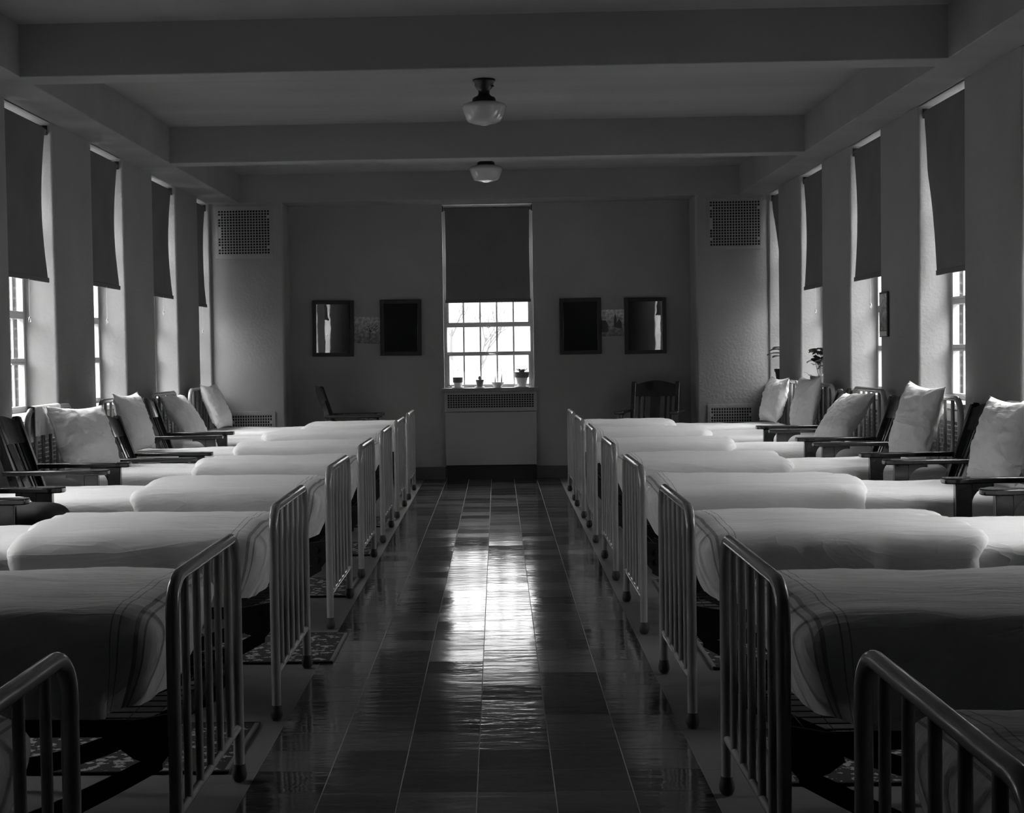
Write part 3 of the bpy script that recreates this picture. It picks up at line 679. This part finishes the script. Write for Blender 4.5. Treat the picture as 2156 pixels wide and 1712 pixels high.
pillow('white pillow with a sharp raised corner behind the second armchair on the left', 'left', 11.25, -2.80, .905, .30, -.10, .0, W=.56, H=.47, T=.16, seed=2)
pillow('slumped white pillow leaning back behind the third armchair on the left', 'left', 12.87, -2.76, .875, .62, -.12, .04, W=.54, H=.47, T=.17, seed=3)
pillow('far left white pillow beside the low pier grille', 'left', 14.45, -2.78, .91, .38, -.08, .0, W=.56, H=.47, T=.15, seed=4)
pillow('far right white pillow beside the low pier grille', 'right', 14.16, 2.64, .905, .30, .12, .0, W=.54, H=.45, T=.17, seed=5)
pillow('white pillow with a bright raised corner below the sill plant on the right', 'right', 12.72, 2.64, .92, .20, .10, .0, W=.54, H=.47, T=.17, seed=6)
pillow('slumped white pillow before the bare spindled headboard on the right', 'right', 11.10, 2.58, .865, .66, .14, .05, W=.56, H=.48, T=.18, seed=7)
pillow('tall white pillow with two sharp corners, between two armchairs on the right', 'right', 9.38, 2.64, .92, .28, .14, -.05, W=.56, H=.50, T=.18, seed=8)
pillow('white pillow cut off by the right edge of the photo', 'right', 7.68, 2.60, .90, .30, .12, .0, W=.56, H=.47, T=.17, seed=9)

# cloths hung over headboards
def cloth_over(label, side, y, w_, drop):
    s = -1 if side == 'left' else 1
    X = -.868-BL if s < 0 else .701+BL
    mb = MB(); zt = 1.092; r = .024; n = 12; m_ = 16
    prof = [(-r-.004*math.sin(t*3), zt-r-drop+drop*t/6) for t in range(6)]+[(-r*math.cos(a*PI/8), zt-r+.004+r*math.sin(a*PI/8)) for a in range(9)]+[(r, zt-r-drop*.8*t/5) for t in range(1, 6)]
    for off in (0, .004):
        k0 = len(mb.v)
        for i in range(n+1):
            yy = y-w_/2+w_*i/n
            for x_, z_ in prof:
                e = max(0, (zt-r-z_))*.10; mb.v.append((X+(x_+(off if x_ > 0 else -off))+e*math.sin(i*1.9), yy, z_+off*(z_ > zt-r)))
        q = len(prof)
        for i in range(n):
            for j in range(q-1): mb.f.append((k0+i*q+j, k0+i*q+j+1, k0+(i+1)*q+j+1, k0+(i+1)*q+j))
    return tag(mb.build('towel', M['pillow'], None, ang=70), label, 'towel')
cloth_over('white towel draped over the headboard behind the rumpled left pillow', 'left', 9.48, .55, .20)
cloth_over('white towel folded over the headboard at the right photo edge', 'right', 7.62, .45, .12)

# ------------------------------------------------------------------ armchairs (local: faces +x, back at -x, width along y)
def chair_proto():
    c = thing('wooden_armchair', '', 'armchair', group='dark wooden slat-back armchairs')
    hw = .285; za = .76
    th = math.radians(18)
    def back(x, y, z):      # point on the leaning back: z along lean measured from seat level .42
        return (-.165-math.tan(th)*(z-.42)+x, y, z)
    for s in (-1, 1):
        y = s*hw
        # arm: flat board, wider and rounded at the front
        pl = [(-.30, -.030), (.10, -.036), (.20, -.052), (.27, -.054), (.30, -.040), (.308, 0), (.30, .040), (.27, .054), (.20, .052), (.10, .036), (-.30, .030)]
        a = MB().prism([(px_, y+py_) for px_, py_ in pl], za-.028, za, 'xy').build('arm', M['wood'], c, bevel=.006)
        # front leg, a flat post with a curved bracket behind it under the arm
        MB().box(.165, .245, y-.020, y+.020, 0, za-.028).build('front_leg', M['wood'], c, bevel=.004)
        MB().prism([(.165, za-.13)]+[(.08+.085*math.cos(t*PI/2/6), za-.13+.085*math.sin(t*PI/2/6)) for t in range(1, 7)]+[(.06, za-.045), (.06, za-.028), (.165, za-.028)], y-.014, y+.014).build('arm_bracket', M['wood'], c, bevel=.002)
        # rear post, leaning back above the seat
        h_ = 1.055; w_ = .022; p = MB()
        def sec(x, z): return [(x-.026, z), (x+.026, z)]
        pts = [(-.15, 0), (-.160, .42), (-.165-math.tan(th)*(h_-.42), h_)]
        poly = [(pts[0][0]+.022, 0), (pts[1][0]+.026, .42), (pts[2][0]+.024, h_-.008), (pts[2][0]+.010, h_), (pts[2][0]-.016, h_-.002), (pts[2][0]-.026, h_-.02), (pts[1][0]-.026, .42), (pts[0][0]-.022, 0)]
        p.prism(poly, s*.235-w_, s*.235+w_); p.build('rear_leg', M['wood'], c, bevel=.004)
        MB().box(-.16, .20, s*.25-.012, s*.25+.012, .345, .405).build('seat_rail', M['wood'], c, bevel=.003)
        MB().box(-.15, .20, s*.25-.010, s*.25+.010, .13, .165).build('stretcher', M['wood'], c, bevel=.003)
    for x in (.205, -.150): MB().box(x-.012, x+.012, -.25, .25, .345, .405).build('seat_rail', M['wood'], c, bevel=.003)
    # seat, slightly dished
    st = MB(); n = 10
    for off in (0, -.03):
        k0 = len(st.v)
        for i in range(n+1):
            for j in range(n+1):
                x = -.17+.42*i/n; y = -.26+.52*j/n; st.v.append((x, y, .43+off-(.012*math.sin(PI*i/n)*math.sin(PI*j/n) if off == 0 else 0)))
        for i in range(n):
            for j in range(n): st.f.append((k0+i*(n+1)+j, k0+(i+1)*(n+1)+j, k0+(i+1)*(n+1)+j+1, k0+i*(n+1)+j+1))
    k1 = (n+1)**2
    for i in range(n):
        for (a, b) in ((i, i+1), ((n+1)*n+i, (n+1)*n+i+1), (i*(n+1), (i+1)*(n+1)), (i*(n+1)+n, (i+1)*(n+1)+n)): st.f.append((a, b, k1+b, k1+a))
    st.build('seat', M['wood'], c)
    # top rail: curved in plan, crest raised in the middle
    def crest(y): u = y/.215; return 1.035+.030*max(0, math.cos(u*PI*.62)) - (.006 if abs(u) > .8 else 0)
    def bow(y): return -.030*(1-(y/.215)**2)
    tr = MB(); m_ = 16; k0 = 0
    for i in range(m_+1):
        y = -.215+.43*i/m_
        zt = crest(y); zb = .895
        for (dx, z) in ((.012, zb), (.012, zt), (-.012, zt), (-.012, zb)): q = back(dx+bow(y), y, z); tr.v.append(q)
    for i in range(m_):
        for j in range(4): tr.f.append((i*4+j, i*4+(j+1) % 4, (i+1)*4+(j+1) % 4, (i+1)*4+j))
    tr.f.append((0, 1, 2, 3)); tr.f.append(tuple(m_*4+j for j in (3, 2, 1, 0)))
    tr.build('top_rail', M['wood'], c, bevel=.003)
    lr = MB(); a = [back(.012, -.22, .47), back(.012, .22, .47), back(.012, .22, .53), back(.012, -.22, .53)]; b2 = [back(-.012, -.22, .47), back(-.012, .22, .47), back(-.012, .22, .53), back(-.012, -.22, .53)]
    lr.add(a+b2, [(0, 1, 2, 3), (7, 6, 5, 4), (0, 4, 5, 1), (1, 5, 6, 2), (2, 6, 7, 3), (3, 7, 4, 0)]); lr.build('lower_rail', M['wood'], c, bevel=.002)
    for y, wd in ((-.165, .026), (-.112, .026), (0, .11), (.112, .026), (.165, .026)):
        sl = MB(); 
        va = []
        for dx in (.005, -.005):
            for yy, z in ((y-wd/2, .52), (y+wd/2, .52), (y+wd/2, .91), (y-wd/2, .91)): va.append(back(dx+bow(yy)*(.0 if z < .6 else 1), yy, z))
        sl.add(va, [(0, 1, 2, 3), (7, 6, 5, 4), (0, 4, 5, 1), (1, 5, 6, 2), (2, 6, 7, 3), (3, 7, 4, 0)]); sl.build('slat', M['wood'], c, bevel=.002)
    return c
cp = chair_proto()
CH = [  # x of arm front, y centre, rz, label
    (-2.16, 6.97, 0, 'dark wooden armchair at the far left edge, only its arm ends showing over the bed'),
    (-2.23, 8.60, .03, 'dark wooden armchair on the left whose near back is cut by the photo edge'),
    (-2.05, 10.22, .0, 'dark wooden armchair on the left with a shining curved top rail, before the pointed pillow'),
    (-2.22, 12.06, .02, 'dark wooden armchair on the left beside the slumped pillow, farthest between left beds'),
    (2.13, 6.86, PI, 'dark wooden armchair with only its two long arms inside the right photo edge'),
    (2.16, 8.62, PI-.01, 'dark wooden armchair on the right, beside the tall two-cornered pillow'),
    (2.10, 10.20, PI, 'dark wooden armchair on the right behind the tall pillow, beside the spindled headboard'),
    (2.11, 11.86, PI, 'dark wooden armchair on the right below the sill plant, farthest between right beds'),
    (-1.22, 15.62, .03, 'dark wooden armchair seen side on against the end wall, left of the aisle'),
]
for i, (x, y, rz, lab) in enumerate(CH):
    cx = x-.308 if abs(rz) < 1 else x+.308
    if i == 0: cp.location = (cx, y, 0); cp.rotation_euler = (0, 0, rz); cp['label'] = lab
    else: dup(cp, (cx, y, 0), rz, lab)
bpy.data.objects['wooden_armchair.002'].scale = (1, 1, .935)
dup(cp, (1.60, 15.50, 0), -PI/2-.26, 'dark wooden slat-back armchair facing the room at the end wall, right of the aisle')
# black cushion standing on the nearest left armchair
cu = soft_block(-.22, .22, .20, .0, .26, .09, 3, wr=.004, tuck=.0, drape=.006)
cu = cu.build('cushion', M['leather'], None, ang=80, loc=(-2.30, 6.97, .435)); tag(cu, 'black rounded cushion on the armchair seat at the left photo edge', 'cushion')

# ------------------------------------------------------------------ rugs
def rug(label, x0, x1, y0, y1, rz=0):
    o = thing('bedside_rug', label, 'rug', ((x0+x1)/2, (y0+y1)/2, 0), rz, 'leaf-patterned rugs between the beds'); a, b = (x1-x0)/2, (y1-y0)/2
    s = -1 if x1 < 0 else 1
    MB().box(-a+.018, a-.018, -b+.016, b-.016, 0, .009).build('rug_field', M['rug'], o, smooth=False)
    e = MB()
    e.box(-a, a, -b, -b+.016, 0, .010); e.box(-a, a, b-.016, b, 0, .010); e.build('binding', M['rugedge'], o, bevel=.003)
    for xx in (-a, a-.018): MB().box(xx, xx+.018, -b+.016, b-.016, 0, .011).build('end_braid', M['rugend'], o, bevel=.003)
gaps = ['first and second', 'second and third', 'third and fourth', 'fourth and fifth', 'fifth and sixth', 'sixth and seventh']
for k, (y0, xo) in enumerate([(4.68, -.92), (6.60, -.765), (8.41, -.88), (10.13, -.90), (11.80, -.92)]):
    rug('leaf-patterned rug on the floor between the %s beds of the left row' % gaps[k+1 if k else 0] if k else 'leaf-patterned rug on the floor between the second and third beds seen lower left', xo-1.35, xo, y0 if k else 4.86, y0+.70 if k else 5.52)
for k, y0 in enumerate([4.66, 6.38, 8.19, 9.92, 11.66]):
    rug('leaf-patterned rug on the floor between the %s beds of the right row' % gaps[k+1] if k < 5 else '', .92, 2.27, y0+.02, y0+.70)

# ------------------------------------------------------------------ plants
def leafmb(mb, p, d, L_, wd, up=Vector((0, 0, 1)), curl=.25):
    d = Vector(d).normalized(); sd = d.cross(up)
    if sd.length < .01: sd = Vector((1, 0, 0))
    sd.normalize(); n = 6; k = len(mb.v); p = Vector(p)
    for i in range(n+1):
        t = i/n; wv = wd/2*math.sin(PI*min(1, t*.93+.06))**.8; c = p+d*L_*t-up*curl*L_*t*t
        for s in (-1, 0, 1): mb.v.append(tuple(c+sd*wv*s+up*(.15*wd*abs(s))))
    for i in range(n):
        for j in range(2): mb.f.append((k+i*3+j, k+i*3+j+1, k+(i+1)*3+j+1, k+(i+1)*3+j))
def potprof(r1, r2, h, rim): return [(.0005, 0), (r1, 0), (r2*.97, h-rim), (r2*1.08, h-rim), (r2*1.1, h), (r2*.96, h), (r2*.94, h-.012), (.0005, h-.012)]
SY = YW+.035; SZ = 1.005
o = thing('potted_plant', 'small leafy seedling in a two-tone pot, leftmost on the end window sill', 'plant', (-.44, SY, SZ), 0, 'potted plants on the end window sill')
MB().lathe([(.0005, 0), (.062, 0), (.07, .012), (.066, .014), (.0005, .012)], 28).build('saucer', M['china'], o)
MB().lathe([(.0005, .012), (.040, .012), (.047, .060), (.0005, .060)], 24).build('pot_base', M['china'], o)
MB().lathe([(.047, .060), (.054, .064), (.056, .118), (.050, .118), (.048, .108), (.0005, .106)], 24).build('pot', M['pot'], o)
mb = MB(); mb.tube([(0, 0, .10), (.003, 0, .16), (0, 0, .20)], .0022, 6); mb.build('stem', M['stem'], o)
mb = MB()
for a, z in ((0, .17), (2.6, .16), (1.2, .18), (4.0, .175), (5.2, .165), (3.3, .195), (.6, .195)): leafmb(mb, (0, 0, z), (math.cos(a), math.sin(a), .35), .058, .016)
mb.build('foliage', M['leafpale'], o)
o = thing('potted_cactus', 'small round cactus in a clay pot, second from left on the end window sill', 'plant', (-.20, SY, SZ), 0, 'potted plants on the end window sill')
MB().lathe([(.0005, 0), (.048, 0), (.056, .014), (.0005, .012)], 24).build('saucer', M['china'], o)
MB().lathe([(r, z+.01) for r, z in potprof(.032, .042, .078, .02)], 24).build('pot', M['pot'], o)
mb = MB(); mb.sphere((0, 0, .108), .018, 12, 8, 1.3); mb.build('cactus_body', M['leaf'], o)
o = thing('bulb_bowl', 'white bowl with two upright bulb shoots, third on the end window sill', 'plant', (0.0, SY, SZ), 0, 'potted plants on the end window sill')
MB().lathe([(.0005, 0), (.036, 0), (.038, .008), (.058, .028), (.070, .052), (.071, .060), (.064, .058), (.0005, .050)], 28).build('bowl', M['china'], o)
mb = MB()
for x, h_ in ((-.03, .14), (.04, .19)): mb.tube([(x, 0, .045), (x, 0, .07), (x+.002, 0, h_*.75), (x, 0, h_+.02)], [.007, .008, .0045, .001], 8)
mb.build('shoot', M['leaf'], o)
o = thing('potted_plant', 'largest pot, banded dark over white with a leafy top, rightmost on the end window sill', 'plant', (.262, SY, SZ), 0, 'potted plants on the end window sill')
MB().lathe([(.0005, 0), (.075, 0), (.082, .010), (.0005, .010)], 28).build('saucer', M['china'], o)
MB().lathe([(.0005, .01), (.048, .01), (.066, .105), (.0005, .105)], 28).build('pot_base', M['china'], o)
MB().lathe([(.066, .105), (.077, .108), (.080, .168), (.073, .168), (.070, .155), (.0005, .153)], 28).build('pot', M['pot'], o)
mb = MB()
for i in range(11):
    a = i*2.4; leafmb(mb, (.01*math.cos(a), .01*math.sin(a), .15), (math.cos(a), math.sin(a), 1.1), .075+.02*random.random(), .024, curl=.15)
mb.build('foliage', M['leaf'], o)
# right side sills
o = thing('potted_plant', 'broad-leaved plant on a thin stem in a black pot on the far right sill', 'plant', (XR+.055, 15.27, SILL), 0)
MB().lathe(potprof(.055, .075, .15, .03), 24).build('pot', M['potdark'], o)
mb = MB(); mb.tube([(0, 0, .13), (-.012, 0, .20), (.004, 0, .27), (0, 0, .36)], .006, 8); mb.build('stem', M['stem'], o)
mb = MB()
for a, z, l in ((2.9, .30, .16), (3.6, .27, .13), (3.3, .34, .15), (2.4, .36, .12), (4.4, .33, .14), (1.2, .35, .13), (5.5, .32, .13), (.2, .37, .12)): leafmb(mb, (0, 0, z), (math.cos(a), math.sin(a), .28), l, .085, curl=.35)
mb.build('foliage', M['leaf'], o)
o = thing('potted_geranium', 'bushy flowering plant in a low dark pot on the right sill above a pillow', 'plant', (XR+.06, 13.50, SILL), 0)
MB().lathe(potprof(.065, .085, .105, .03), 24).build('pot', M['pot'], o)
mb = MB(); st_pts = []
for a, r, h_ in ((2.8, .03, .34), (3.4, .055, .26), (1.5, .04, .30), (4.6, .05, .29), (.2, .05, .25)):
    mb.tube([(0, 0, .08), (r*.5*math.cos(a), r*.5*math.sin(a), h_*.55), (r*math.cos(a), r*math.sin(a), h_)], .0035, 6); st_pts.append((r*math.cos(a), r*math.sin(a), h_))
mb.build('stem', M['stem'], o)
mb = MB()
for p_ in st_pts:
    for i in range(12):
        a = random.random()*6.28; leafmb(mb, Vector(p_)+Vector((0, 0, -.06+.09*random.random())), (math.cos(a), math.sin(a), random.uniform(-.3, .5)), .075, .075, curl=.3)
mb.build('foliage', M['leaf'], o)
mb = MB(); mb.tube([(-.09, .0, .10), (-.12, .01, .135), (-.15, .02, .14)], .002, 6)
for i in range(6):
    a = i*1.1; leafmb(mb, (.075*math.cos(a), .075*math.sin(a), .10), (math.cos(a), math.sin(a), .6), .05, .03)
mb.build('trailing_shoot', M['leafpale'], o)

# ------------------------------------------------------------------ outside
struct(MB().box(-120, 120, -60, 200, -1.3, -1.2), 'ground', M['ground'], smooth=False)
def tree(label, x, y, h_, seed):
    rd = random.Random(seed); mb = MB()
    def grow(p, d, L_, r, lv):
        q = p+d*L_; mb.tube([p, (p+q)/2+Vector((rd.uniform(-.05, .05)*L_, rd.uniform(-.05, .05)*L_, 0)), q], [r, r*.85, r*.65], 6)
        if lv == 0: return
        for k in range(3 if lv > 1 else 4):
            a = rd.random()*6.28; t = rd.uniform(.35, .75); nd = (d+Vector((math.cos(a)*t, math.sin(a)*t, .15))).normalized(); grow(q-d*L_*rd.uniform(0, .35), nd, L_*rd.uniform(.55, .8), r*.55, lv-1)
    grow(Vector((0, 0, 0)), Vector((0, 0, 1)), h_*.35, h_*.018, 5)
    o = mb.build('bare_tree', M['bark'], None, loc=(x, y, -1.2)); tag(o, label, 'tree', 'bare trees outside the end window')
tree('bare tree faintly seen through the left panes of the end window', -2.3, 74, 9, 3)
tree('smaller bare tree faintly seen left of centre through the end window', -.9, 84, 7, 5)
tree('bare tree faintly seen through the right panes of the end window', 2.2, 92, 7.5, 8)
